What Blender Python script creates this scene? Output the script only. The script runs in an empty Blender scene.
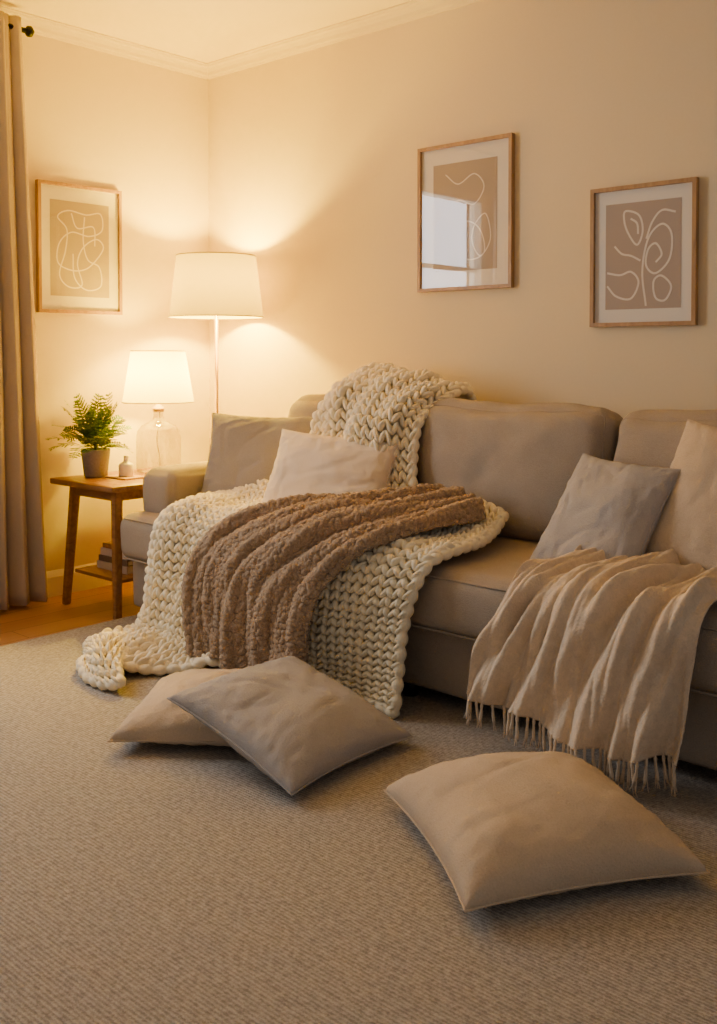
import bpy, bmesh, math, random
import numpy as np
from mathutils import Vector, Matrix, noise
random.seed(7); np.random.seed(7)
scene = bpy.context.scene
COL = scene.collection

# ---------------------------------------------------------------- helpers
def srgb(r, g, b):
    f = lambda c: (c/255/12.92) if c/255 <= 0.04045 else ((c/255+0.055)/1.055)**2.4
    return (f(r), f(g), f(b), 1)

def empty(name, loc=(0,0,0)):
    o = bpy.data.objects.new(name, None); o.location = loc
    o.empty_display_size = 0.1
    COL.objects.link(o); return o

def mobj(name, verts, faces, mat=None, parent=None, smooth=True):
    me = bpy.data.meshes.new(name)
    me.from_pydata([tuple(v) for v in verts], [], [tuple(f) for f in faces])
    me.update()
    if smooth:
        me.polygons.foreach_set('use_smooth', [True]*len(me.polygons))
    o = bpy.data.objects.new(name, me); COL.objects.link(o)
    if mat: me.materials.append(mat)
    if parent: o.parent = parent
    return o

def box(name, x0, x1, y0, y1, z0, z1, mat, parent=None, bev=0.0, seg=3):
    bm = bmesh.new()
    bmesh.ops.create_cube(bm, size=1)
    for v in bm.verts:
        v.co = Vector(((v.co.x+.5)*(x1-x0)+x0, (v.co.y+.5)*(y1-y0)+y0, (v.co.z+.5)*(z1-z0)+z0))
    if bev > 0:
        bmesh.ops.bevel(bm, geom=bm.edges[:], offset=bev, segments=seg, profile=.5, affect='EDGES')
    me = bpy.data.meshes.new(name); bm.to_mesh(me); bm.free()
    if bev > 0:
        me.polygons.foreach_set('use_smooth', [True]*len(me.polygons))
        me.set_sharp_from_angle(angle=math.radians(50)) if hasattr(me, 'set_sharp_from_angle') else None
    o = bpy.data.objects.new(name, me); COL.objects.link(o)
    me.materials.append(mat)
    if parent: o.parent = parent
    return o

def grid_faces(nu, nv, closed_u=False):
    f = []
    for i in range(nu if closed_u else nu-1):
        a = i*nv; b = ((i+1) % nu)*nv
        for j in range(nv-1):
            f.append((a+j, b+j, b+j+1, a+j+1))
    return f

def lathe(name, prof, mat, parent=None, center=(0,0), seg=48, smooth=True):
    vs = []
    for i in range(seg):
        a = 2*math.pi*i/seg
        for r, z in prof:
            vs.append((center[0]+r*math.cos(a), center[1]+r*math.sin(a), z))
    return mobj(name, vs, grid_faces(seg, len(prof), True), mat, parent, smooth)

def tube(name, pts, rad, mat, parent=None, seg=8, closed=False, radii=None):
    pts = [Vector(p) for p in pts]; n = len(pts)
    vs = []; up = Vector((0,0,1))
    prev = None
    for i, p in enumerate(pts):
        if closed: t = pts[(i+1) % n]-pts[i-1]
        else: t = pts[min(i+1, n-1)]-pts[max(i-1, 0)]
        t.normalize()
        if prev is None:
            a = t.cross(up)
            if a.length < 1e-3: a = t.cross(Vector((1,0,0)))
        else:
            a = prev-t*prev.dot(t)
            if a.length < 1e-4: a = t.cross(up)
        a.normalize(); prev = a; b = t.cross(a)
        r = radii[i] if radii else rad
        for k in range(seg):
            th = 2*math.pi*k/seg
            vs.append(p+a*(r*math.cos(th))+b*(r*math.sin(th)))
    fs = []
    for i in range(n if closed else n-1):
        for k in range(seg):
            j = (i+1) % n
            fs.append((i*seg+k, i*seg+(k+1) % seg, j*seg+(k+1) % seg, j*seg+k))
    if not closed:
        fs.append(tuple(range(seg))[::-1]); fs.append(tuple((n-1)*seg+k for k in range(seg)))
    return mobj(name, vs, fs, mat, parent)

def join(objs, name, parent=None):
    vs = []; fs = []; mats = []; mi = []
    for o in objs:
        off = len(vs); mw = o.matrix_basis
        vs += [tuple(mw @ v.co) for v in o.data.vertices]
        m = o.data.materials[0] if o.data.materials else None
        if m not in mats: mats.append(m)
        k = mats.index(m)
        for p in o.data.polygons:
            fs.append(tuple(off+i for i in p.vertices)); mi.append((k, p.use_smooth))
    for o in objs: bpy.data.objects.remove(o, do_unlink=True)
    me = bpy.data.meshes.new(name); me.from_pydata(vs, [], fs)
    for m in mats:
        if m: me.materials.append(m)
    for p, (k, s) in zip(me.polygons, mi):
        p.material_index = k; p.use_smooth = s
    me.update()
    o = bpy.data.objects.new(name, me); COL.objects.link(o)
    if parent: o.parent = parent
    return o

def nz(x, y, z, s=1.0):
    return noise.noise(Vector((x*s, y*s, z*s)))

# ---------------------------------------------------------------- materials
def newmat(name):
    m = bpy.data.materials.new(name); m.use_nodes = True
    nt = m.node_tree; b = nt.nodes['Principled BSDF']
    return m, nt, b

def L(nt, a, b): nt.links.new(a, b)

def simple(name, col, rough=.6, metal=0, **kw):
    m, nt, b = newmat(name)
    b.inputs['Base Color'].default_value = col
    b.inputs['Roughness'].default_value = rough
    b.inputs['Metallic'].default_value = metal
    for k, v in kw.items():
        b.inputs[k.replace('_', ' ')].default_value = v
    return m

def fabric(name, col, scale=350, bump=.25, var=.12, sheen=.3, rough=.9, vscale=6, dist=.002):
    m, nt, b = newmat(name)
    N = nt.nodes
    tc = N.new('ShaderNodeTexCoord')
    n1 = N.new('ShaderNodeTexNoise'); n1.inputs['Scale'].default_value = scale; n1.inputs['Detail'].default_value = 3
    n2 = N.new('ShaderNodeTexNoise'); n2.inputs['Scale'].default_value = vscale; n2.inputs['Detail'].default_value = 4
    L(nt, tc.outputs['Object'], n1.inputs['Vector']); L(nt, tc.outputs['Object'], n2.inputs['Vector'])
    ad = N.new('ShaderNodeMath'); ad.operation = 'ADD'
    L(nt, n1.outputs['Fac'], ad.inputs[0]); L(nt, n2.outputs['Fac'], ad.inputs[1])
    r = N.new('ShaderNodeMapRange'); r.inputs['From Min'].default_value = .6; r.inputs['From Max'].default_value = 1.4
    L(nt, ad.outputs[0], r.inputs['Value'])
    mx = N.new('ShaderNodeMix'); mx.data_type = 'RGBA'
    mx.inputs[6].default_value = tuple(c*(1-var) for c in col[:3])+(1,)
    mx.inputs[7].default_value = tuple(min(1, c*(1+var)) for c in col[:3])+(1,)
    L(nt, r.outputs[0], mx.inputs[0]); L(nt, mx.outputs[2], b.inputs['Base Color'])
    bp = N.new('ShaderNodeBump'); bp.inputs['Strength'].default_value = bump; bp.inputs['Distance'].default_value = dist
    L(nt, n1.outputs['Fac'], bp.inputs['Height']); L(nt, bp.outputs[0], b.inputs['Normal'])
    b.inputs['Roughness'].default_value = rough
    b.inputs['Specular IOR Level'].default_value = .06
    b.inputs['Sheen Weight'].default_value = sheen
    b.inputs['Sheen Roughness'].default_value = .5
    return m

def wood(name, c1, c2, scale=(2, 30, 30), rough=.45):
    m, nt, b = newmat(name); N = nt.nodes
    tc = N.new('ShaderNodeTexCoord'); mp = N.new('ShaderNodeMapping'); mp.inputs['Scale'].default_value = scale
    n = N.new('ShaderNodeTexNoise'); n.inputs['Scale'].default_value = 2.5; n.inputs['Detail'].default_value = 6; n.inputs['Distortion'].default_value = .6
    L(nt, tc.outputs['Object'], mp.inputs['Vector']); L(nt, mp.outputs[0], n.inputs['Vector'])
    cr_ = N.new('ShaderNodeValToRGB'); cr_.color_ramp.elements[0].position = .3; cr_.color_ramp.elements[1].position = .7
    cr_.color_ramp.elements[0].color = c1; cr_.color_ramp.elements[1].color = c2
    L(nt, n.outputs['Fac'], cr_.inputs[0]); L(nt, cr_.outputs[0], b.inputs['Base Color'])
    b.inputs['Roughness'].default_value = rough
    return m

M_wall = fabric('wall_paint', srgb(222, 204, 170), scale=90, bump=.06, var=.02, sheen=0, rough=.95, vscale=2)
M_ceil = simple('ceiling_paint', srgb(232, 214, 178), .9)
M_trim = simple('trim_paint', srgb(234, 222, 196), .5)
M_sofa = fabric('sofa_fabric', srgb(168, 154, 137), 300, .9, .16, 0, .97, dist=.003)
M_gray = fabric('gray_linen', srgb(176, 170, 165), 280, .9, .13, 0, .97, dist=.003)
M_dgray = fabric('dark_gray_linen', srgb(158, 149, 141), 280, .9, .13, 0, .97, dist=.003)
M_beige = fabric('beige_linen', srgb(200, 181, 156), 280, .9, .13, 0, .97, dist=.003)
M_cream = fabric('cream_cotton', srgb(232, 213, 187), 320, .6, .08, 0, .97)
M_knit = fabric('cream_chunky_wool', srgb(250, 234, 202), 260, .6, .08, .1, vscale=25, dist=.003)
M_fleece = fabric('taupe_fleece', srgb(178, 152, 124), 170, 1.0, .3, .1, vscale=75, dist=.008)
M_throw = fabric('oatmeal_linen_throw', srgb(216, 196, 170), 240, .9, .12, 0, .97, vscale=45, dist=.003)
M_curt = fabric('curtain_fabric', srgb(184, 166, 146), 300, .4, .08, 0)
M_black = simple('black_metal', srgb(25, 22, 20), .4, .6)
M_foot = simple('black_plastic_foot', srgb(22, 20, 19), .5)
M_brass = simple('brushed_brass', srgb(190, 160, 105), .3, 1)
M_oak = wood('oak_frame', srgb(146, 110, 68), srgb(180, 142, 94), (20, 20, 2.5))
M_table = wood('table_wood', srgb(124, 84, 46), srgb(162, 114, 64), (3, 20, 20), .4)
M_mat = simple('white_mat_board', srgb(234, 224, 206), .8)
M_line = simple('print_ink_white', srgb(234, 222, 204), .8)
M_print = simple('print_taupe', srgb(178, 159, 140), .8)
M_pot = fabric('gray_ceramic', srgb(160, 152, 142), 120, .2, .15, 0, .6)
M_soil = simple('soil', srgb(45, 32, 22), 1)
M_candle = simple('ceramic_white', srgb(235, 225, 210), .35)
M_tray = simple('tan_leather', srgb(190, 145, 90), .5)

M_leaf, nt, b = newmat('fern_leaf')
n = nt.nodes.new('ShaderNodeTexNoise'); n.inputs['Scale'].default_value = 25
r = nt.nodes.new('ShaderNodeValToRGB')
r.color_ramp.elements[0].color = srgb(58, 88, 34); r.color_ramp.elements[1].color = srgb(122, 150, 70)
r.color_ramp.elements[0].position = .3; r.color_ramp.elements[1].position = .7
tc = nt.nodes.new('ShaderNodeTexCoord'); L(nt, tc.outputs['Object'], n.inputs['Vector'])
L(nt, n.outputs['Fac'], r.inputs[0]); L(nt, r.outputs[0], b.inputs['Base Color']); b.inputs['Roughness'].default_value = .5

def glass_like(name, tint, rough, f0):
    m = bpy.data.materials.new(name); m.use_nodes = True; nt = m.node_tree; nt.nodes.clear()
    o = nt.nodes.new('ShaderNodeOutputMaterial'); t = nt.nodes.new('ShaderNodeBsdfTransparent'); g = nt.nodes.new('ShaderNodeBsdfGlossy')
    t.inputs[0].default_value = tint
    g.inputs['Roughness'].default_value = rough
    lw = nt.nodes.new('ShaderNodeLayerWeight'); lw.inputs['Blend'].default_value = .5
    p = nt.nodes.new('ShaderNodeMath'); p.operation = 'POWER'; p.inputs[1].default_value = 4
    q = nt.nodes.new('ShaderNodeMath'); q.operation = 'MULTIPLY_ADD'; q.inputs[1].default_value = 1-f0; q.inputs[2].default_value = f0
    x = nt.nodes.new('ShaderNodeMixShader')
    L(nt, lw.outputs['Facing'], p.inputs[0]); L(nt, p.outputs[0], q.inputs[0]); L(nt, q.outputs[0], x.inputs[0])
    L(nt, t.outputs[0], x.inputs[1]); L(nt, g.outputs[0], x.inputs[2]); L(nt, x.outputs[0], o.inputs[0])
    return m
M_pane = glass_like('picture_glass', (1, 1, 1, 1), .02, .08)
M_glass = glass_like('clear_glass', (.88, .85, .66, 1), .05, .12)

def shade_mat(name, col, trans):
    m = bpy.data.materials.new(name); m.use_nodes = True; nt = m.node_tree; nt.nodes.clear()
    o = nt.nodes.new('ShaderNodeOutputMaterial')
    d = nt.nodes.new('ShaderNodeBsdfDiffuse'); d.inputs[0].default_value = col
    t = nt.nodes.new('ShaderNodeBsdfTranslucent'); t.inputs[0].default_value = trans
    a = nt.nodes.new('ShaderNodeMixShader'); a.inputs[0].default_value = .5
    L(nt, d.outputs[0], a.inputs[1]); L(nt, t.outputs[0], a.inputs[2]); L(nt, a.outputs[0], o.inputs[0])
    return m
M_shade = shade_mat('linen_shade', (.8, .70, .45, 1), (.13, .105, .04, 1))
M_shade2 = shade_mat('cream_shade', (.85, .78, .60, 1), (.55, .50, .30, 1))

# rug
M_rug, nt, b = newmat('looped_wool_rug'); N = nt.nodes
tc = N.new('ShaderNodeTexCoord')
w = N.new('ShaderNodeTexWave'); w.wave_type = 'BANDS'; w.bands_direction = 'Y'; w.inputs['Scale'].default_value = 36
w.inputs['Distortion'].default_value = 3; w.inputs['Detail'].default_value = 3; w.inputs['Detail Scale'].default_value = 6
w2 = N.new('ShaderNodeTexVoronoi'); w2.inputs['Scale'].default_value = 175
ns = N.new('ShaderNodeTexNoise'); ns.inputs['Scale'].default_value = 340; ns.inputs['Detail'].default_value = 3
nb = N.new('ShaderNodeTexNoise'); nb.inputs['Scale'].default_value = 80; nb.inputs['Detail'].default_value = 4
for q in (w, w2, ns, nb): L(nt, tc.outputs['Object'], q.inputs['Vector'])
m1 = N.new('ShaderNodeMath'); m1.operation = 'MULTIPLY_ADD'; m1.inputs[1].default_value = -.8
L(nt, w2.outputs['Distance'], m1.inputs[0]); L(nt, w.outputs['Fac'], m1.inputs[2])
m2 = N.new('ShaderNodeMath'); m2.operation = 'ADD'; L(nt, m1.outputs[0], m2.inputs[0]); L(nt, ns.outputs['Fac'], m2.inputs[1])
bp = N.new('ShaderNodeBump'); bp.inputs['Strength'].default_value = .7; bp.inputs['Distance'].default_value = .004
L(nt, m2.outputs[0], bp.inputs['Height']); L(nt, bp.outputs[0], b.inputs['Normal'])
m3 = N.new('ShaderNodeMath'); m3.operation = 'MULTIPLY_ADD'; m3.inputs[1].default_value = .3; L(nt, m2.outputs[0], m3.inputs[0]); L(nt, nb.outputs['Fac'], m3.inputs[2])  # loop height also feeds the colour: slight valley shade painted over mottled wool
mr = N.new('ShaderNodeMapRange'); mr.inputs['From Min'].default_value = .40; mr.inputs['From Max'].default_value = 1.1
L(nt, m3.outputs[0], mr.inputs['Value'])
mx = N.new('ShaderNodeMix'); mx.data_type = 'RGBA'
mx.inputs[6].default_value = srgb(146, 138, 128); mx.inputs[7].default_value = srgb(206, 197, 184)
L(nt, mr.outputs[0], mx.inputs[0]); L(nt, mx.outputs[2], b.inputs['Base Color'])
b.inputs['Roughness'].default_value = .95; b.inputs['Specular IOR Level'].default_value = .05

# plank floor
M_floor, nt, b = newmat('oak_floorboards'); N = nt.nodes
tc = N.new('ShaderNodeTexCoord'); mp = N.new('ShaderNodeMapping'); mp.inputs['Rotation'].default_value = (0, 0, math.radians(90))
bk = N.new('ShaderNodeTexBrick'); bk.inputs['Scale'].default_value = 1; bk.inputs['Brick Width'].default_value = 1.3; bk.inputs['Row Height'].default_value = .13
bk.inputs['Mortar Size'].default_value = .0015; bk.inputs['Color1'].default_value = srgb(172, 126, 80); bk.inputs['Color2'].default_value = srgb(150, 106, 64); bk.inputs['Mortar'].default_value = srgb(70, 42, 22)
L(nt, tc.outputs['Object'], mp.inputs[0]); L(nt, mp.outputs[0], bk.inputs['Vector'])
mp2 = N.new('ShaderNodeMapping'); mp2.inputs['Scale'].default_value = (40, 2, 1)
gn = N.new('ShaderNodeTexNoise'); gn.inputs['Scale'].default_value = 2; gn.inputs['Detail'].default_value = 6
L(nt, tc.outputs['Object'], mp2.inputs[0]); L(nt, mp2.outputs[0], gn.inputs['Vector'])
gr = N.new('ShaderNodeMapRange'); gr.inputs['To Min'].default_value = .75; gr.inputs['To Max'].default_value = 1.15; L(nt, gn.outputs['Fac'], gr.inputs['Value'])
mu = N.new('ShaderNodeVectorMath'); mu.operation = 'SCALE'; L(nt, bk.outputs['Color'], mu.inputs[0]); L(nt, gr.outputs[0], mu.inputs['Scale'])
L(nt, mu.outputs[0], b.inputs['Base Color']); b.inputs['Roughness'].default_value = .35

# ---------------------------------------------------------------- room shell
RX, RY, H = 4.6, -3.9, 2.5
box('floor', -.1, RX, RY, .1, -.1, 0, M_floor)
box('ceiling', -.1, RX, RY, .1, H, H+.1, M_ceil)
box('wall_back', -.1, RX, 0, .1, 0, H, M_wall)
WY0, WY1, WZ0, WZ1 = -2.45, -1.42, .85, 2.14
join([box('a', -.1, 0, WY1, 0, 0, H, M_wall), box('b', -.1, 0, RY, WY0, 0, H, M_wall),
      box('c', -.1, 0, WY0, WY1, 0, WZ0, M_wall), box('d', -.1, 0, WY0, WY1, WZ1, H, M_wall)], 'wall_left')
box('rug', .58, 4.5, -3.8, -.12, 0, .014, M_rug, bev=.006)
def base_prof(): return [(0, 0), (.016, 0), (.016, .085), (.011, .1), (.004, .112), (0, .112)]
def extr(name, prof, axis, a, b_, flipx=1, mat=M_trim):
    vs = []
    for t in (a, b_):
        for p, z in prof:
            vs.append((t, -p, z) if axis == 'x' else (p, t, z))
    n = len(prof)
    fs = [(i, (i+1) % n, n+(i+1) % n, n+i) for i in range(n)]+[tuple(range(n)), tuple(range(n, 2*n))[::-1]]
    o = mobj(name, vs, fs, mat, smooth=False)
    bm = bmesh.new(); bm.from_mesh(o.data); bmesh.ops.recalc_face_normals(bm, faces=bm.faces); bm.to_mesh(o.data); bm.free()
    return o
extr('baseboard_back', base_prof(), 'x', 0.0, RX); extr('baseboard_left', base_prof(), 'y', RY, -.016)
cp = [(0, H), (0, H-.062), (.005, H-.062), (.009, H-.052), (.014, H-.048), (.019, H-.034), (.03, H-.02), (.04, H-.014), (.044, H-.007), (.05, H-.005), (.05, H)]
extr('trim_1', cp, 'x', 0, RX, mat=M_wall); extr('trim_2', cp, 'y', RY, 0, mat=M_wall)

# window
win = empty('window_1', (0, 0, 0))
fr = .05
box('frame_bottom', -.09, .01, WY0, WY1, WZ0, WZ0+fr, M_trim, win, .004)
box('frame_top', -.09, .01, WY0, WY1, WZ1-fr, WZ1, M_trim, win, .004)
box('frame_side_1', -.09, .01, WY0, WY0+fr, WZ0+fr, WZ1-fr, M_trim, win, .004)
box('frame_side_2', -.09, .01, WY1-fr, WY1, WZ0+fr, WZ1-fr, M_trim, win, .004)
box('glazing_bar', -.07, -.03, WY0+fr, WY1-fr, 1.62, 1.65, M_trim, win, .004)
box('window_pane', -.052, -.048, WY0+fr, WY1-fr, WZ0+fr, WZ1-fr, M_pane, win)
box('sill', 0.0, .05, WY0-.04, WY1+.04, WZ0-.03, WZ0, M_trim, win, .006)

# ---------------------------------------------------------------- puffy box
def puff(name, x0, x1, y0, y1, z0, z1, mat, parent, r=.04, bulge=(.0, .0, .0), n=(24, 24, 12), wr=.004, wsc=5, tilt=None, seed=0, crown=0, seam=0):
    hx, hy, hz = (x1-x0)/2, (y1-y0)/2, (z1-z0)/2
    c = Vector(((x0+x1)/2, (y0+y1)/2, (z0+z1)/2))
    bm = bmesh.new()
    idx = {}
    def shape(p):
        u = Vector((p.x/hx, p.y/hy, p.z/hz))
        q = Vector((max(-hx+r, min(hx-r, p.x)), max(-hy+r, min(hy-r, p.y)), max(-hz+r, min(hz-r, p.z))))
        d = p-q
        if d.length > 1e-9: p = q+d.normalized()*r
        g = lambda t: max(0, 1-t*t)
        p.x += bulge[0]*u.x*(g(u.y)*g(u.z))**.6
        p.y += bulge[1]*u.y*(g(u.x)*g(u.z))**.6
        p.z += bulge[2]*u.z*(g(u.x)*g(u.y))**.6
        w = wr*(nz(p.x+seed, p.y, p.z, wsc)+.5*nz(p.x, p.y+seed, p.z, wsc*2.7))
        p += p.normalized()*w
        return p
    def V(i, j, k):
        key = (i, j, k)
        if key in idx: return idx[key]
        def cc(t, h, n_):
            a = -1+2*t/n_
            a = math.sin(a*math.pi/2)*.5+a*.5
            return a*h
        v = bm.verts.new(shape(Vector((cc(i, hx, n[0]), cc(j, hy, n[1]), cc(k, hz, n[2]))))); idx[key] = v; return v
    for a, b_, cax in ((0, 1, 2), (0, 2, 1), (1, 2, 0)):
        for s in (0, n[cax]):
            for i in range(n[a]):
                for j in range(n[b_]):
                    ks = []
                    for di, dj in ((0, 0), (1, 0), (1, 1), (0, 1)):
                        t = [0, 0, 0]; t[a] = i+di; t[b_] = j+dj; t[cax] = s
                        ks.append(V(*t))
                    bm.faces.new(ks)
    bmesh.ops.recalc_face_normals(bm, faces=bm.faces)
    me = bpy.data.meshes.new(name)
    R = Matrix.Rotation(tilt, 4, 'X') if tilt else Matrix.Identity(4)
    bmesh.ops.transform(bm, matrix=R, verts=bm.verts)
    bmesh.ops.translate(bm, vec=c, verts=bm.verts)
    bm.to_mesh(me); bm.free()
    me.polygons.foreach_set('use_smooth', [True]*len(me.polygons))
    me.materials.append(mat)
    o = bpy.data.objects.new(name, me); COL.objects.link(o)
    if parent: o.parent = parent
    if seam:
        pts = []
        def add(x_, z_): pts.append(c+(R @ shape(Vector((x_, -hy*.999, z_)))))
        for t in np.linspace(-1, 1, 40, endpoint=False): add(t*hx, hz)
        for t in np.linspace(1, -1, 24, endpoint=False): add(hx, t*hz)
        for t in np.linspace(1, -1, 40, endpoint=False): add(t*hx, -hz)
        for t in np.linspace(-1, 1, 24, endpoint=False): add(-hx, t*hz)
        tube(name+'_welt', pts, seam, mat, parent, closed=True, seg=6)
    return o

# ---------------------------------------------------------------- sofa
SX0, SX1 = .58, 3.42
sofa = empty('sofa')
puff('base', SX0+.02, SX1-.02, -.90, -.04, .055, .27, M_sofa, sofa, r=.02, wr=.002, n=(60, 16, 8))
puff('seat_cushion', SX0, SX1, -.955, -.22, .25, .435, M_sofa, sofa, r=.05, bulge=(0, .01, .012), wr=.008, n=(90, 30, 12), wsc=4)
for zz in (.262, .418):
    tube('seat_piping', [(x_, -.951+.003*nz(x_*4, zz, 0), zz+.003*nz(x_*5, 3, zz)) for x_ in np.linspace(SX0+.05, SX1-.05, 120)], .0035, M_sofa, sofa, seg=6)
puff('arm_1', SX0+.01, SX0+.21, -.85, -.05, .40, .605, M_sofa, sofa, r=.05, bulge=(.008, .01, .012), n=(14, 30, 12))
puff('arm_2', SX1-.21, SX1-.01, -.85, -.05, .40, .605, M_sofa, sofa, r=.05, bulge=(.008, .01, .012), n=(14, 30, 12))
puff('back_frame', SX0+.01, SX1-.01, -.22, -.035, .2, .77, M_sofa, sofa, r=.04, n=(60, 10, 20))
cx = [.94, 1.62, 2.4, 3.19]
for i in range(3):
    puff('back_cushion_%d' % (i+1), cx[i]+.004, cx[i+1]-.004, -.40, -.17, .42, .875, M_sofa, sofa, r=.065, bulge=(.0, .05, .022),
         n=(44, 18, 34), wr=.018, wsc=4.2, tilt=math.radians(-9), seed=i*7.3, seam=.0035)
for k, (fx, fy) in enumerate([(.66, -.86), (3.34, -.86), (.66, -.12), (3.34, -.12), (2.0, -.86)]):
    lathe('foot_%d' % (k+1), [(0, .014), (.022, .014), (.028, .07), (0, .07)], M_foot, sofa, (fx, fy), 20)

# ---------------------------------------------------------------- pillows
def pillow(name, size, T, mat, loc, ex, ey, n=60, Tb=None, pin=.08, seed=0, wr=.012, hy=None, piping=True, sag=0, pw=.40, crease=.45):
    ex = Vector(ex).normalized(); ey = Vector(ey); ey = (ey-ex*ey.dot(ex)).normalized(); ez = ex.cross(ey)
    h = size/2; h2 = (hy or size)/2; Tb = T if Tb is None else Tb
    loc = Vector(loc); vs = []; fs = []
    def pt(a, b_, s):
        x = h*a*(1-pin*(1-b_*b_)); y = h2*b_*(1-pin*(1-a*a))
        g = max(0, (1-a*a))*max(0, (1-b_*b_))
        t = g**pw*(T if s > 0 else Tb)
        e = min(1-abs(a), 1-abs(b_))
        t += (g**.25)*wr*.6*math.exp(-e*4)*(nz(a*6+seed, b_*6, s, 1.3)+nz(a*13, b_*13+seed, s, 1))
        cr_ = 0
        for q_, (c_, s_, f_) in enumerate(((.8, .6, 2.2), (.3, -.95, 2.6))):
            dx = a*c_+b_*s_+seed; dy = -a*s_+b_*c_
            v_ = nz(dx*.9, dy*f_, seed+s+q_*5, 1); cr_ += -max(0, .2-abs(v_))/.2*max(0, .5+nz(a+q_*3, b_, seed, 2)*1.5)
        t += wr*crease*(g**.5)*cr_
        w = wr*g**.4*(nz(a+seed, b_, s*3, 1.3)*1.2+nz(a, b_+seed, s, 2.6)*.35)
        return loc+ex*x+ey*y+ez*(s*(t+w)-sag*(a*a+b_*b_)*.5)
    A = [math.sin((-1+2*i/n)*math.pi/2)*.35+(-1+2*i/n)*.65 for i in range(n+1)]
    m = n+1
    for s in (1, -1):
        for a in A:
            for b_ in A: vs.append(pt(a, b_, s))
    for i in range(n):
        for j in range(n):
            fs.append((i*m+j, (i+1)*m+j, (i+1)*m+j+1, i*m+j+1))
            q = m*m; fs.append((q+i*m+j, q+i*m+j+1, q+(i+1)*m+j+1, q+(i+1)*m+j))
    o = mobj(name, vs, fs, mat)
    bm = bmesh.new(); bm.from_mesh(o.data); bmesh.ops.remove_doubles(bm, verts=bm.verts, dist=.0004)
    bmesh.ops.recalc_face_normals(bm, faces=bm.faces)
    bm.to_mesh(o.data); bm.free()
    if piping:
        ring = [pt(a, -1, 1) for a in A]+[pt(1, b_, 1) for b_ in A[1:]]+[pt(a, 1, 1) for a in A[::-1][1:]]+[pt(-1, b_, 1) for b_ in A[::-1][1:-1]]
        p = tube('p', ring, .0025, mat, closed=True, seg=6)
        o2 = join([o, p], name+'_tmp'); o2.name = name; o = o2; o.data.name = name
        o.data.polygons.foreach_set('use_smooth', [True]*len(o.data.polygons))
    return o

pillow('throw_pillow', .52, .075, M_dgray, (1.0, -.55, .62), (.86, .42, .0), (-.06, .42, .90), seed=1, hy=.44, wr=.014)
pillow('throw_pillow', .50, .08, M_cream, (1.42, -.62, .605), (.95, .27, -.05), (.08, .50, .86), seed=2, hy=.36, wr=.015)
pillow('throw_pillow', .35, .07, M_gray, (2.515, -.61, .58), (.96, -.14, -.05), (.06, .60, .80), seed=3, hy=.41, wr=.013)
pillow('throw_pillow', .46, .08, M_beige, (2.85, -.51, .64), (.97, -.12, -.1), (.04, .52, .85), seed=4, hy=.48)
pillow('floor_cushion', .46, .105, M_beige, (1.75, -1.43, .050), (.8, .6, 0), (-.6, .8, 0), Tb=.03, seed=5, wr=.014)
pillow('floor_cushion', .465, .085, M_gray, (2.045, -1.415, .104), (.96, .03, -.27), (-.04, 1, .0), Tb=.045, seed=6, wr=.014)
pillow('floor_cushion', .51, .125, M_beige, (2.787, -1.42, .05), (.84, -.54, -.01), (.54, .84, .0), Tb=.03, seed=7.5, wr=.014)

# ---------------------------------------------------------------- cloth nets
def cr(P, t):
    n = P.shape[0]
    Pe = np.concatenate([(2*P[0]-P[1])[None], P, (2*P[-1]-P[-2])[None]], 0)
    i = np.clip(np.floor(t).astype(int), 0, n-2); f = t-i
    p0, p1, p2, p3 = Pe[i], Pe[i+1], Pe[i+2], Pe[i+3]
    f = f.reshape((-1,)+(1,)*(P.ndim-1))
    return .5*((2*p1)+(-p0+p2)*f+(2*p0-5*p1+4*p2-p3)*f**2+(-p0+3*p1-3*p2+p3)*f**3)

def net_surface(net, NU, NV):
    P = np.array(net, float)
    du = np.linalg.norm(np.diff(P, axis=0), axis=2).mean(1); dv = np.linalg.norm(np.diff(P, axis=1), axis=2).mean(0)
    cu = np.concatenate([[0], np.cumsum(du)]); cv = np.concatenate([[0], np.cumsum(dv)])
    tu = np.interp(np.linspace(0, cu[-1], NU), cu, np.arange(len(cu)))
    tv = np.interp(np.linspace(0, cv[-1], NV), cv, np.arange(len(cv)))
    A = cr(P, tu)
    B = cr(np.swapaxes(A, 0, 1), tv)
    return np.swapaxes(B, 0, 1)

def normals(S):
    gu = np.gradient(S, axis=0); gv = np.gradient(S, axis=1)
    n = np.cross(gu, gv); n /= np.linalg.norm(n, axis=2, keepdims=True)+1e-9
    return n, gu, gv

def orient(S, n):
    s = np.sign(np.mean(n[..., 2]-n[..., 1]))
    return n*s

def push(S, m):
    x, y, z = S[..., 0], S[..., 1], S[..., 2]
    top, front = .442+m, -.965-m
    ins = (y > front) & (z < top) & (x > SX0-.02)
    dz = top-z; dy = y-front
    up = ins & (dz < dy); fo = ins & ~up
    z = np.where(up, top, z); y = np.where(fo, front, y)
    z = np.maximum(z, .018+m)
    return np.stack([x, y, z], -1)

def noise_grid(S, sc, seed=0):
    out = np.empty(S.shape[:2])
    for i in range(S.shape[0]):
        for j in range(S.shape[1]):
            p = S[i, j]; out[i, j] = noise.noise(Vector((p[0]*sc+seed, p[1]*sc, p[2]*sc)))
    return out

def fold_noise(U, V, fu, fv, seed, skew=0.0):
    out = np.empty(U.shape)
    for i in range(U.shape[0]):
        for j in range(U.shape[1]):
            u, v = U[i, j], V[i, j]
            w_ = .35*noise.noise(Vector((u*2+seed, v*2.2, 1.7)))
            out[i, j] = noise.noise(Vector(((u+skew*v)*fu+w_*1.5+seed, v*fv, seed*1.3)))
    return out
def ridge(n_, k=2.6):
    return np.tanh(n_*k)

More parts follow.
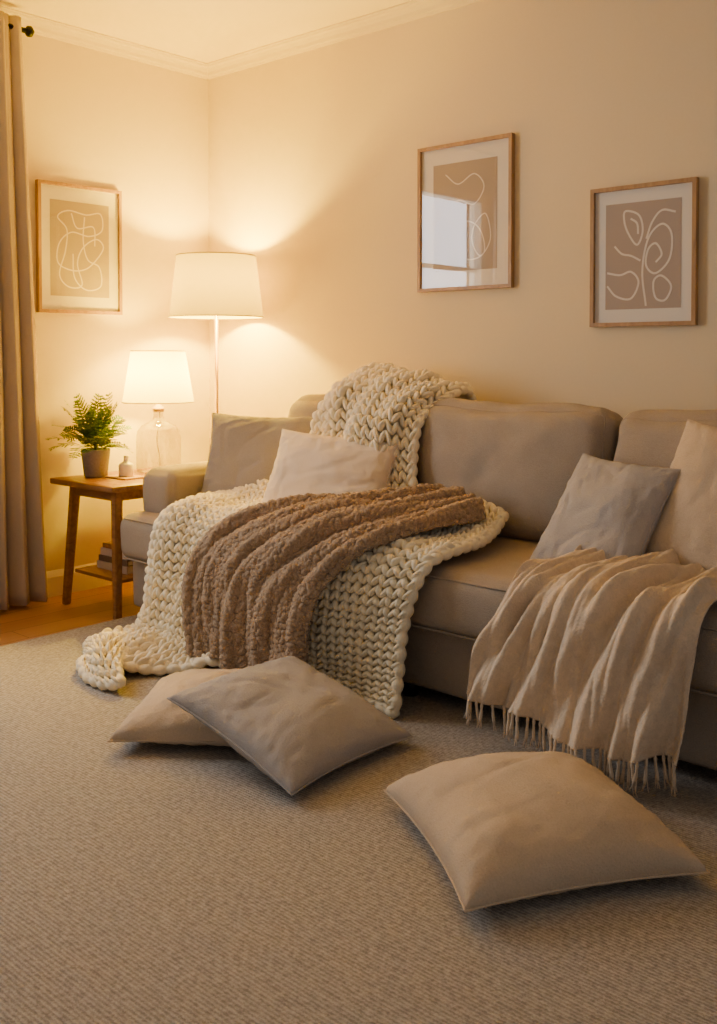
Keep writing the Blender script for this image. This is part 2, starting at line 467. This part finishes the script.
def stitch_template():
    vs = []; fs = []
    for sgn in (-1, 1):
        A = np.array([sgn*.50, .72, -.05]); B = np.array([sgn*.08, -.62, .0])
        rings = 8; seg = 9; off = len(vs)
        ax = B-A; side = np.array([1., .3*sgn, 0]); side /= np.linalg.norm(side)
        vs.append(A)
        for i in range(1, rings):
            s = i/rings; c = A+ax*s+np.array([0, 0, .24*math.sin(math.pi*s)])
            r_ = math.sin(math.pi*s)**.5
            for k in range(seg):
                th = 2*math.pi*k/seg
                vs.append(c+side*math.cos(th)*.31*r_+np.array([0, 0, 1])*math.sin(th)*.40*r_)
        vs.append(B)
        last = len(vs)-1
        for k in range(seg):
            fs.append((off, off+1+k, off+1+(k+1) % seg))
            fs.append((last, last-seg+(k+1) % seg, last-seg+k))
        for i in range(rings-2):
            for k in range(seg):
                a_ = off+1+i*seg; b_ = a_+seg
                fs.append((a_+k, b_+k, b_+(k+1) % seg, a_+(k+1) % seg))
    return np.array(vs), fs
TV, TF = stitch_template()

def knit(name, net, nc, nr, disp, m, parent, edge_r=.018, pushit=True, bump=.012):
    S = net_surface(net, nc*2+1, nr*2+1)
    n, _, _ = normals(S); n = orient(S, n)
    U, V = np.meshgrid(np.linspace(0, 1, nc*2+1), np.linspace(0, 1, nr*2+1), indexing='ij')
    S = S+n*disp(U, V)[..., None]
    S = S+n*(noise_grid(S, 6, 3)*bump)[..., None]
    if pushit: S = push(S, m)
    n, gu, gv = normals(S); n = orient(S, n)
    objs = []
    sheet = S-n*.008
    objs.append(mobj('s', sheet.reshape(-1, 3), grid_faces(nc*2+1, nr*2+1), M_knit))
    fs = []
    C = S[1::2, 1::2]; Nn = n[1::2, 1::2]; GU = gu[1::2, 1::2]*2; GV = gv[1::2, 1::2]*2
    nt_ = len(TV); off = 0; out = []
    for i in range(nc):
        for j in range(nr):
            c = C[i, j]; u = GU[i, j]; v = -GV[i, j]; w = Nn[i, j]
            sc = (np.linalg.norm(u)+np.linalg.norm(v))/2
            sc = min(sc, .05)
            j1 = 1+random.uniform(-.2, .2)
            T = TV.copy(); T[:, 0] *= random.uniform(.9, 1.1); T[:, 1] *= random.uniform(.95, 1.08); T[:, 2] *= j1
            ra = random.uniform(-.16, .16); x_ = T[:, 0]*math.cos(ra)-T[:, 1]*math.sin(ra); y_ = T[:, 0]*math.sin(ra)+T[:, 1]*math.cos(ra)
            T[:, 0] = x_; T[:, 1] = y_
            out.append(c+T[:, :1]*u+T[:, 1:2]*v+T[:, 2:3]*w*sc+w*random.uniform(0, .005))
            fs += [tuple(off+q for q in f) for f in TF]; off += nt_
    objs.append(mobj('k', np.concatenate(out), fs, M_knit))
    ring = [S[i, 0] for i in range(0, S.shape[0])]+[S[-1, j] for j in range(1, S.shape[1])]+[S[i, -1] for i in range(S.shape[0]-2, -1, -1)]+[S[0, j] for j in range(S.shape[1]-2, 0, -1)]
    P = np.array(ring); d = np.concatenate([[0], np.cumsum(np.linalg.norm(np.diff(np.vstack([P, P[:1]]), axis=0), axis=1))])
    Lt = d[-1]; cnt = int(Lt/.006); tt = np.linspace(0, Lt, cnt, endpoint=False)
    Q = np.stack([np.interp(tt, d, np.append(P[:, k], P[0, k])) for k in range(3)], 1)
    rad = [edge_r*(.6+.42*abs(math.sin(math.pi*t/.045))) for t in tt]
    Q[:, 2] = np.maximum(Q[:, 2], .014+edge_r*.8)
    objs.append(tube('e', [tuple(q) for q in Q], edge_r, M_knit, closed=True, seg=10, radii=rad))
    return join(objs, name, parent)

blanket = empty('chunky_knit_blanket')
seat_net = [
 [(.92,-.60,.50),(.91,-.80,.50),(.92,-.99,.45),(.93,-1.04,.25),(.94,-1.09,.06),(.93,-1.26,.035)],
 [(1.09,-.58,.535),(1.07,-.78,.50),(1.08,-.99,.47),(1.09,-1.05,.25),(1.10,-1.12,.05),(1.15,-1.40,.035)],
 [(1.30,-.55,.535),(1.30,-.76,.49),(1.30,-.99,.46),(1.30,-1.04,.25),(1.32,-1.08,.05),(1.34,-1.20,.035)],
 [(1.58,-.50,.53),(1.58,-.74,.48),(1.56,-.99,.46),(1.54,-1.03,.25),(1.54,-1.04,.09),(1.54,-1.06,.035)],
 [(1.86,-.45,.54),(1.86,-.72,.48),(1.84,-.99,.45),(1.80,-1.02,.25),(1.79,-1.02,.10),(1.79,-1.03,.03)],
 [(2.10,-.50,.50),(2.17,-.74,.475),(2.16,-.975,.45),(2.10,-1.01,.27),(2.09,-1.02,.12),(2.10,-1.05,.03)]]
def d_seat(U, V):
    return .028*ridge(fold_noise(U, V, 9, 1.3, 3.1, .15), 2)*np.clip(V*1.6, .25, 1)*np.where(U > .45, .55, 1)+.010+.025*np.exp(-(V/.07)**2)
knit('seat_drape', seat_net, 33, 34, d_seat, .014, blanket)
tail_net = [
 [(1.11,-1.13,.06),(1.03,-1.11,.05),(.96,-1.14,.045),(.89,-1.20,.04)],
 [(1.14,-1.28,.09),(1.06,-1.26,.10),(.99,-1.26,.08),(.91,-1.29,.045)],
 [(1.22,-1.39,.08),(1.15,-1.39,.09),(1.07,-1.37,.07),(.98,-1.35,.04)],
 [(1.34,-1.46,.045),(1.26,-1.48,.045),(1.16,-1.47,.04),(1.07,-1.42,.035)]]
knit('floor_tail', tail_net, 9, 9, lambda U, V: .010*np.sin(U*9+V*5), .014, blanket, pushit=True)
back_net = [
 [(1.21,-.10,.80),(1.21,-.14,.91),(1.22,-.26,.925),(1.22,-.42,.84),(1.24,-.49,.66),(1.28,-.54,.50),(1.30,-.66,.49)],
 [(1.32,-.10,.82),(1.33,-.15,.94),(1.34,-.27,.955),(1.34,-.46,.86),(1.36,-.52,.68),(1.40,-.57,.51),(1.42,-.68,.49)],
 [(1.44,-.10,.84),(1.45,-.15,.955),(1.46,-.28,.97),(1.46,-.46,.88),(1.49,-.53,.70),(1.53,-.58,.52),(1.55,-.68,.49)],
 [(1.56,-.10,.84),(1.57,-.15,.945),(1.58,-.27,.955),(1.58,-.45,.87),(1.60,-.52,.68),(1.64,-.56,.51),(1.66,-.66,.49)],
 [(1.67,-.10,.80),(1.69,-.14,.905),(1.70,-.25,.91),(1.69,-.42,.84),(1.70,-.48,.66),(1.74,-.52,.50),(1.77,-.62,.48)]]
knit('back_drape', back_net, 13, 24, lambda U, V: .042*ridge(fold_noise(U, V, 5, 2.2, 8.3, .25), 2)+.015, .012, blanket, pushit=False, bump=.022)

def cloth(name, net, NU, NV, disp, m, mat, thick, rough_n=(0, 0), parent=None, hem=0):
    S = net_surface(net, NU, NV)
    n, _, gv = normals(S); n = orient(S, n)
    U, V = np.meshgrid(np.linspace(0, 1, NU), np.linspace(0, 1, NV), indexing='ij')
    D = disp(U, V)
    S = S+n*D[..., None]
    if hem: S[..., 2] += hem*np.clip((V-.6)/.4, 0, 1)*np.array([noise.noise(Vector((u*5, 2.2, 0))) for u in U[:, 0]])[:, None]
    S = push(S, m)
    n, _, _ = normals(S); n = orient(S, n)
    if rough_n[1]: S = S+n*((noise_grid(S, rough_n[0])+.6)*rough_n[1])[..., None]
    f = grid_faces(NU, NV)
    o = mobj(name, S.reshape(-1, 3), f, mat, parent)
    sm = o.modifiers.new('Solidify', 'SOLIDIFY'); sm.thickness = thick; sm.offset = 0
    return o, S

fl_net = [
 [(1.72,-.47,.56),(1.64,-.70,.54),(1.50,-.90,.525),(1.31,-1.02,.46),(1.25,-1.09,.30),(1.28,-1.11,.06)],
 [(1.83,-.50,.57),(1.77,-.75,.55),(1.62,-.98,.52),(1.44,-1.08,.41),(1.38,-1.11,.25),(1.40,-1.12,.06)],
 [(1.93,-.53,.565),(1.88,-.80,.54),(1.74,-1.01,.50),(1.58,-1.09,.38),(1.53,-1.11,.23),(1.53,-1.12,.06)],
 [(2.02,-.57,.55),(1.97,-.84,.535),(1.86,-1.03,.48),(1.72,-1.09,.36),(1.67,-1.11,.23),(1.67,-1.12,.08)],
 [(2.10,-.62,.52),(2.05,-.89,.51),(1.97,-1.04,.46),(1.86,-1.08,.36),(1.82,-1.10,.24),(1.81,-1.11,.10)]]
def d_fl(U, V):
    return .024*ridge(fold_noise(U, V, 12, 2.2, 5.7, .12), 1.8)+.011*ridge(fold_noise(U, V, 24, 4.5, 1.2, -.15), 2)+.030
cloth('fleece_blanket', fl_net, 280, 260, d_fl, .040, M_fleece, .012, (110, .008), hem=.03)

throw = empty('fringed_linen_throw')
th_net = [
 [(2.52,-.56,.475),(2.50,-.78,.465),(2.47,-.97,.44),(2.41,-1.01,.32),(2.36,-1.03,.15)],
 [(2.62,-.48,.475),(2.62,-.74,.470),(2.61,-.98,.45),(2.57,-1.03,.30),(2.54,-1.05,.12)],
 [(2.74,-.42,.475),(2.78,-.71,.470),(2.79,-.98,.45),(2.76,-1.03,.30),(2.75,-1.05,.10)],
 [(2.95,-.42,.475),(2.97,-.70,.465),(2.98,-.97,.44),(2.96,-1.02,.30),(2.95,-1.04,.11)]]
def d_th(U, V):
    a_ = .6+.5*np.clip(V*1.5, 0, 1)
    return a_*(.034*ridge(fold_noise(U, V, 11, 2.0, 9.4, .35), 2.0)+.013*ridge(fold_noise(U, V, 22, 4.0, 2.2, .1), 2))+.0025*fold_noise(U, V, 55, 14, 4.4)+.030
o, S = cloth('cloth', th_net, 280, 170, d_th, .010, M_throw, .0035, (85, .0018), parent=throw, hem=.035)
fr_objs = []
for i in range(2, 280, 7):
    p = S[i, -1]
    ln = random.uniform(.05, .07); dx = random.uniform(-.012, .012); dy = random.uniform(-.006, .006)
    pts = [(p[0]+dx*t**2, p[1]+dy*t, p[2]+.004-ln*t) for t in np.linspace(0, 1, 7)]
    fr_objs.append(tube('t', pts, .004, M_throw, seg=7, radii=[.0025, .0045, .0032, .004, .0045, .0045, .003]))
    for k in range(3):
        ex = random.uniform(-.008, .008)
        pts = [(p[0]+dx*t**2+ex*max(0, t-.4)*2, p[1]+dy*t+random.uniform(-.001, .001), p[2]-.01-ln*t) for t in np.linspace(.3, 1.05, 5)]
        fr_objs.append(tube('t', pts, .0013, M_throw, seg=4))
join(fr_objs, 'fringe', throw)

# ---------------------------------------------------------------- side table
tb = empty('side_table')
TX0, TX1, TY0, TY1, TZ = .10, .56, -.96, -.38, .535
box('top', TX0, TX1, TY0, TY1, TZ-.024, TZ, M_table, tb, .005)
def leg(name, top, bot, w0, w1):
    vs = []
    for (p, z, w_) in ((top, TZ-.024, w0), (bot, 0.0, w1)):
        for sx, sy in ((-1, -1), (1, -1), (1, 1), (-1, 1)):
            vs.append((p[0]+sx*w_/2, p[1]+sy*w_/2, z))
    o = mobj(name, vs, [(0, 1, 2, 3), (7, 6, 5, 4), (0, 4, 5, 1), (1, 5, 6, 2), (2, 6, 7, 3), (3, 7, 4, 0)], M_table, tb, False)
    bm = bmesh.new(); bm.from_mesh(o.data); bmesh.ops.recalc_face_normals(bm, faces=bm.faces)
    bmesh.ops.bevel(bm, geom=bm.edges[:], offset=.003, segments=2, affect='EDGES'); bm.to_mesh(o.data); bm.free()
leg('leg_1', (TX0+.12, TY0+.05), (TX0+.075, TY0+.03), .036, .028)
leg('leg_2', (TX1-.04, TY0+.05), (TX1-.012, TY0+.03), .036, .028)
leg('leg_3', (TX0+.12, TY1-.05), (TX0+.075, TY1-.03), .036, .028)
leg('leg_4', (TX1-.04, TY1-.05), (TX1-.022, TY1-.03), .036, .028)
box('apron_front', TX0+.12, TX1-.05, TY0+.04, TY0+.056, TZ-.065, TZ-.024, M_table, tb, .002)
box('apron_back', TX0+.12, TX1-.05, TY1-.056, TY1-.04, TZ-.065, TZ-.024, M_table, tb, .002)
box('apron_left', TX0+.11, TX0+.126, TY0+.06, TY1-.06, TZ-.065, TZ-.024, M_table, tb, .002)
box('apron_right', TX1-.056, TX1-.04, TY0+.06, TY1-.06, TZ-.065, TZ-.024, M_table, tb, .002)
box('lower_shelf', TX0+.095, TX1-.035, TY0+.06, TY1-.06, .135, .15, M_table, tb, .003)
bks = empty('stack_of_books')
z = .1505
for k, (w_, d, h, c) in enumerate([(.22, .17, .03, (205, 190, 170)), (.21, .16, .024, (120, 100, 85)), (.19, .15, .03, (225, 212, 196)), (.17, .14, .02, (150, 110, 80))]):
    m_ = simple('book_cover_%d' % k, srgb(*c), .6)
    pg = simple('book_pages_%d' % k, srgb(235, 225, 205), .9)
    x0 = .24+.006*k; y0 = -.82+.006*k
    box('cover_bottom_%d' % k, x0, x0+w_, y0, y0+d, z, z+.003, m_, bks)
    box('pages_%d' % k, x0+.004, x0+w_-.004, y0+.004, y0+d-.002, z+.003, z+h-.003, pg, bks)
    box('cover_top_%d' % k, x0, x0+w_, y0, y0+d, z+h-.003, z+h, m_, bks)
    box('spine_%d' % k, x0, x0+w_, y0-.002, y0+.002, z, z+h, m_, bks)
    z += h+.0005

# ---------------------------------------------------------------- lamps
def lamp_shade(name, c, z0, z1, r0, r1, mat, parent):
    lathe(name, [(r0, z0), (r1, z1)], mat, parent, c, 72)
    for nm, rr, zz in (('rim_bottom', r0, z0), ('rim_top', r1, z1)):
        tube(nm, [(c[0]+rr*math.cos(t), c[1]+rr*math.sin(t), zz) for t in np.linspace(0, 2*math.pi, 60, endpoint=False)], .003, mat, parent, closed=True, seg=6)
    for k in range(3):
        t = k*2*math.pi/3+.3
        tube('spider_%d' % k, [(c[0], c[1], z1-.03), (c[0]+(r1-.004)*math.cos(t), c[1]+(r1-.004)*math.sin(t), z1-.01)], .0018, M_brass, parent, seg=6)

fl = empty('floor_lamp'); fc = (.35, -.245)
lathe('base', [(0, 0.0), (.14, 0.0), (.14, .012), (.13, .02), (.03, .026), (.012, .04), (0, .04)], M_brass, fl, fc)
lathe('pole', [(0, .03), (.0085, .03), (.0085, 1.30), (0, 1.30)], M_brass, fl, fc, 20)
lathe('socket', [(0, 1.28), (.018, 1.28), (.02, 1.33), (0, 1.335)], M_brass, fl, fc, 20)
lamp_shade('shade', fc, 1.235, 1.515, .216, .182, M_shade, fl)
tl = empty('table_lamp'); tcn = (.275, -.52)
prof = [(0, TZ+.006), (.08, TZ+.006), (.085, TZ), (.096, TZ+.008), (.099, TZ+.03), (.099, TZ+.15), (.094, TZ+.185), (.075, TZ+.21), (.045, TZ+.225), (.026, TZ+.235), (.022, TZ+.25), (.022, TZ+.275)]
lathe('glass_base', prof, M_glass, tl, tcn, 48)
lathe('neck_cap', [(0, TZ+.272), (.026, TZ+.272), (.026, TZ+.29), (.012, TZ+.3), (.01, TZ+.36), (0, TZ+.36)], M_brass, tl, tcn, 24)
lathe('socket', [(0, .885), (.017, .885), (.017, .93), (0, .935)], M_brass, tl, tcn, 20)
lamp_shade('shade', tcn, .85, 1.078, .158, .120, M_shade2, tl)
tube('cord', [(tcn[0]+.004*math.sin(t*9), tcn[1]+.006*math.cos(t*7), TZ+.28-.268*t) for t in np.linspace(0, 1, 20)], .0025, M_candle, tl)

def plight(name, loc, P, col, rad, parent):
    l = bpy.data.lights.new(name, 'POINT'); l.energy = P; l.color = col; l.shadow_soft_size = rad
    o = bpy.data.objects.new(name, l); o.location = loc; COL.objects.link(o); o.parent = parent; return o
plight('bulb_light', (fc[0], fc[1], 1.385), 122, (1, .635, .0), .035, fl)
plight('bulb_light', (tcn[0], tcn[1], .975), 56, (1, .645, .0), .03, tl)

# ---------------------------------------------------------------- fern, candle
fern = empty('potted_fern'); pc = (.205, -.80)
lathe('pot', [(0, TZ), (.045, TZ), (.05, TZ+.004), (.062, TZ+.115), (.06, TZ+.12), (.054, TZ+.12), (.052, TZ+.1), (0, TZ+.1)], M_pot, fern, pc, 36)
lathe('soil', [(0, TZ+.104), (.052, TZ+.102)], M_soil, fern, pc, 24)
fv = []; ff = []
def frond(az, length, rise, droop):
    n_ = 16; d = Vector((math.cos(az), math.sin(az), 0)); side = Vector((-d.y, d.x, 0))
    if d.y > .2: length *= .82
    tw = random.uniform(-.7, .7)
    side = (side*math.cos(tw)+Vector((0, 0, 1))*math.sin(tw))
    base = Vector((pc[0], pc[1], TZ+.105))
    P = []
    for i in range(n_+1):
        t = i/n_
        P.append(base+d*(length*(t**1.1))+Vector((0, 0, rise*t-droop*t*t)))
    for p in P: p.x = max(p.x, .03)
    for i in range(n_):
        o_ = len(fv); w_ = .0014
        fv.extend([P[i]-side*w_, P[i]+side*w_, P[i+1]+side*w_, P[i+1]-side*w_]); ff.append((o_, o_+1, o_+2, o_+3))
        if i < 3: continue
        tn = (P[i+1]-P[i]).normalized()
        t = i/n_
        ll = .050*math.sin(math.pi*(.12+.86*t))**.8+.007
        for s in (-1, 1):
            dirv = (side*s*.9+tn*.45+Vector((0, 0, random.uniform(-.15, .15)))).normalized()
            nrm = tn*.8-side*s*.4
            wd = .0088
            o_ = len(fv); q = P[i]
            pts = [q, q+dirv*ll*.35+nrm*wd*.8, q+dirv*ll*.5+nrm*wd*.35, q+dirv*ll*.72+nrm*wd*.6, q+dirv*ll, q+dirv*ll*.7-nrm*wd*.5, q+dirv*ll*.5-nrm*wd*.3, q+dirv*ll*.3-nrm*wd*.8]
            for k in range(len(pts)): pts[k].x = max(pts[k].x, .022)
            fv.extend(pts); ff.append(tuple(o_+k for k in range(8)))
for k in range(34):
    az = k*2.399963; rr = (k/34)
    frond(az, .09+.14*rr+random.uniform(-.01, .02), .30-.16*rr+random.uniform(-.03, .03), .03+.13*rr*random.uniform(.5, 1.1))
mobj('fronds', fv, ff, M_leaf, fern, False)

cd = empty('jar_candle'); cc = (.335, -.735)
lathe('jar', [(0, TZ+.0075), (.030, TZ+.0075), (.032, TZ+.011), (.032, TZ+.055), (.026, TZ+.062), (.012, TZ+.068), (.009, TZ+.085), (.011, TZ+.093), (0, TZ+.094)], M_candle, cd, cc, 32)
box('serving_tray', cc[0]-.075, cc[0]+.075, cc[1]-.06, cc[1]+.06, TZ, TZ+.007, M_tray, None, .003)

# ---------------------------------------------------------------- framed art
def crv(pts, closed, nseg=14):
    P = np.array(pts, float)
    if closed:
        Pe = np.vstack([P[-1], P, P[0], P[1]]); cnt = len(P)
    else:
        Pe = np.vstack([2*P[0]-P[1], P, 2*P[-1]-P[-2]]); cnt = len(P)-1
    out = []
    for i in range(cnt):
        p0, p1, p2, p3 = Pe[i:i+4]
        for t in np.linspace(0, 1, nseg, endpoint=False):
            out.append(.5*((2*p1)+(-p0+p2)*t+(2*p0-5*p1+4*p2-p3)*t*t+(-p0+3*p1-3*p2+p3)*t**3))
    if not closed: out.append(P[-1])
    return np.array(out)

def ribbon(pts2, closed, w_, y):
    P = np.array(pts2); n_ = len(P); vs = []; fs = []
    for i in range(n_):
        t = (P[(i+1) % n_]-P[i-1]) if closed else (P[min(i+1, n_-1)]-P[max(i-1, 0)])
        t = t/(np.linalg.norm(t)+1e-9); nn = np.array([-t[1], t[0]])
        a_ = P[i]+nn*w_/2; b_ = P[i]-nn*w_/2
        vs += [(a_[0], y, a_[1]), (b_[0], y, b_[1])]
    for i in range(n_ if closed else n_-1):
        j = (i+1) % n_; fs.append((2*i, 2*i+1, 2*j+1, 2*j))
    return vs, fs

def framed(center, rot, W, Hh, pw, ph, curves, fw=.014, lw=.006):
    e = empty('framed_art', center); e.rotation_euler = (0, 0, rot)
    d = .024
    def beam(nm, poly):
        vs = [(x_, -d, z_) for x_, z_ in poly]+[(x_, -.001, z_) for x_, z_ in poly]
        o = mobj(nm, vs, [(0, 1, 2, 3), (7, 6, 5, 4), (0, 4, 5, 1), (1, 5, 6, 2), (2, 6, 7, 3), (3, 7, 4, 0)], M_oak, e, False)
        bm = bmesh.new(); bm.from_mesh(o.data); bmesh.ops.recalc_face_normals(bm, faces=bm.faces); bm.to_mesh(o.data); bm.free()
    a_, b_ = W/2, Hh/2; i_, j_ = a_-fw, b_-fw
    beam('frame_top', [(-a_, b_), (a_, b_), (i_, j_), (-i_, j_)]); beam('frame_bottom', [(-a_, -b_), (-i_, -j_), (i_, -j_), (a_, -b_)])
    beam('frame_left', [(-a_, -b_), (-a_, b_), (-i_, j_), (-i_, -j_)]); beam('frame_right', [(a_, b_), (a_, -b_), (i_, -j_), (i_, j_)])
    def card(nm, w_, h_, y, m_):
        mobj(nm, [(-w_, y, -h_), (w_, y, -h_), (w_, y, h_), (-w_, y, h_)], [(0, 1, 2, 3)], m_, e, False)
    box('backing', -i_, i_, -.008, -.001, -j_, j_, M_mat, e)
    card('mat_board', i_, j_, -.010, M_mat)
    card('print', pw/2, ph/2, -.0108, M_print)
    vs = []; fs = []
    for k, (pts, closed) in enumerate(curves):
        c = crv([(x_*pw/2, z_*ph/2) for x_, z_ in pts], closed)
        v2, f2 = ribbon(c, closed, lw, -.0112-.0002*k)
        off = len(vs); vs += v2; fs += [tuple(q+off for q in f) for f in f2]
    mobj('line_drawing', vs, fs, M_line, e, False)
    card('glass', i_, j_, -.017, M_pane)
    return e
c_left = [([(-.75,.65),(-.4,.8),(.2,.75),(.7,.8),(.75,.45),(.3,.3),(-.3,.35),(-.7,.1),(-.75,-.3),(-.3,-.45),(.2,-.4),(.6,-.15),(.8,.1),(.55,.25),(.1,.05),(-.1,-.3),(.05,-.75),(-.4,-.8),(-.7,-.55),(-.5,-.05),(-.45,.4)], True),
          ([(.15,.7),(.1,.2),(.25,-.2),(.65,-.35),(.7,-.75),(.2,-.85),(-.2,-.6),(-.25,-.1)], False), ([(-.3,.75),(-.1,.45),(.45,.5),(.5,.1)], False)]
c_mid = [([(-.6,.8),(-.2,.6),(.3,.75),(.6,.5),(.3,.2),(-.2,.3),(-.6,.1),(-.4,-.2),(.1,-.1),(.5,-.3),(.6,-.7),(.1,-.8),(-.2,-.5),(-.6,-.7)], False),
         ([(.3,-.2),(.65,.0),(.8,-.45),(.5,-.75),(.25,-.5)], True), ([(-.7,-.3),(-.3,-.4),(-.1,-.9)], False)]
c_right = [([(-.45,.85),(-.1,.75),(.0,.45),(-.15,.2),(-.4,.45),(-.5,.7)], True), ([(-.32,.7),(-.15,.6),(-.12,.4)], False),
           ([(-.95,-.3),(-.6,-.35),(-.3,-.3),(-.1,-.5),(-.3,-.8),(-.7,-.75),(-.95,-.55)], False),
           ([(.1,-.95),(.0,-.3),(.15,.3),(.5,.55),(.75,.35),(.7,-.1),(.35,-.35),(.1,-.2),(.15,.1),(.35,.2),(.5,0),(.35,-.15)], False),
           ([(.85,.75),(.5,.8),(.25,.6),(.1,.3)], False), ([(.5,-.4),(.75,-.6),(.6,-.85),(.35,-.8),(.3,-.5)], True), ([(-.75,.2),(-.55,.05),(-.3,.0),(-.05,-.1)], False)]
framed((0, -.745, 1.53), math.radians(90), .425, .57, .30, .42, c_left)
framed((1.585, 0, 1.61), 0, .455, .585, .31, .43, c_mid, lw=.005)
framed((2.34, 0, 1.405), 0, .39, .49, .28, .37, c_right, lw=.007)

# ---------------------------------------------------------------- curtain & rod
def curtain(y0t, y1t, y0b, y1b, folds, seed):
    NU, NV = 220, 50; vs = []
    for i in range(NU):
        u = i/(NU-1)
        for j in range(NV):
            v = j/(NV-1); z_ = 2.45-(2.45-.018)*v
            yy = (y0t*(1-v)+y0b*v)*(1-u)+(y1t*(1-v)+y1b*v)*u
            a_ = .022+.020*v+.012*nz(u*3, v*1.5, seed)
            ph = u*2*math.pi*folds+.7*nz(u*4, v*2, seed+5)
            x_ = .105+a_*math.sin(ph)+.012*math.sin(ph*2+1)
            yy += .008*math.sin(ph*2)+.02*v*nz(u*2, v*2, seed+9)
            vs.append((x_, yy, z_))
    o = mobj('curtain', vs, grid_faces(NU, NV), M_curt)
    s_ = o.modifiers.new('Solidify', 'SOLIDIFY'); s_.thickness = .003
curtain(-1.52, -1.085, -1.55, -.985, 6.5, 1)
curtain(-2.85, -2.42, -2.9, -2.38, 6.5, 3)
rod = empty('curtain_rod')
tube('rod', [(.105, -1.05, 2.405), (.105, -3.0, 2.405)], .011, M_black, rod, seg=16)
lathe('finial', [(0, -.022), (.012, -.02), (.022, 0), (.012, .02), (0, .022)], M_black, rod, (0, 0), 20).location = (.105, -1.04, 2.405)
for yb in (-1.07, -2.95):
    box('bracket', 0, .105, yb-.006, yb+.006, 2.398, 2.412, M_black, rod)

# ---------------------------------------------------------------- lights / world
def area(name, loc, rot, sx, sy, P, col):
    l = bpy.data.lights.new(name, 'AREA'); l.shape = 'RECTANGLE'; l.size = sx; l.size_y = sy; l.energy = P; l.color = col
    o = bpy.data.objects.new(name, l); o.location = loc; o.rotation_euler = rot; COL.objects.link(o); return o
area('daylight_through_window', (-.14, (WY0+WY1)/2, (WZ0+WZ1)/2), (0, math.radians(-90), 0), 1.25, 1.0, 66, (.93, .94, 1))
w_ = bpy.data.worlds.new('evening_sky'); scene.world = w_; w_.use_nodes = True
bg = w_.node_tree.nodes['Background']; bg.inputs[0].default_value = (1, .93, .93, 1); bg.inputs[1].default_value = .26

# ---------------------------------------------------------------- camera
cam = bpy.data.cameras.new('camera'); co = bpy.data.objects.new('camera', cam); COL.objects.link(co)
PIT = 1.5
co.location = (3.91, -3.23, 1.06); co.rotation_euler = (math.radians(90-PIT), 0, math.radians(41.9))
cam.sensor_fit = 'HORIZONTAL'; cam.sensor_width = 36; cam.lens = 994/717*36
cam.shift_y = -(512-355-994*math.tan(math.radians(PIT)))/717
cam.clip_start = .05
scene.camera = co
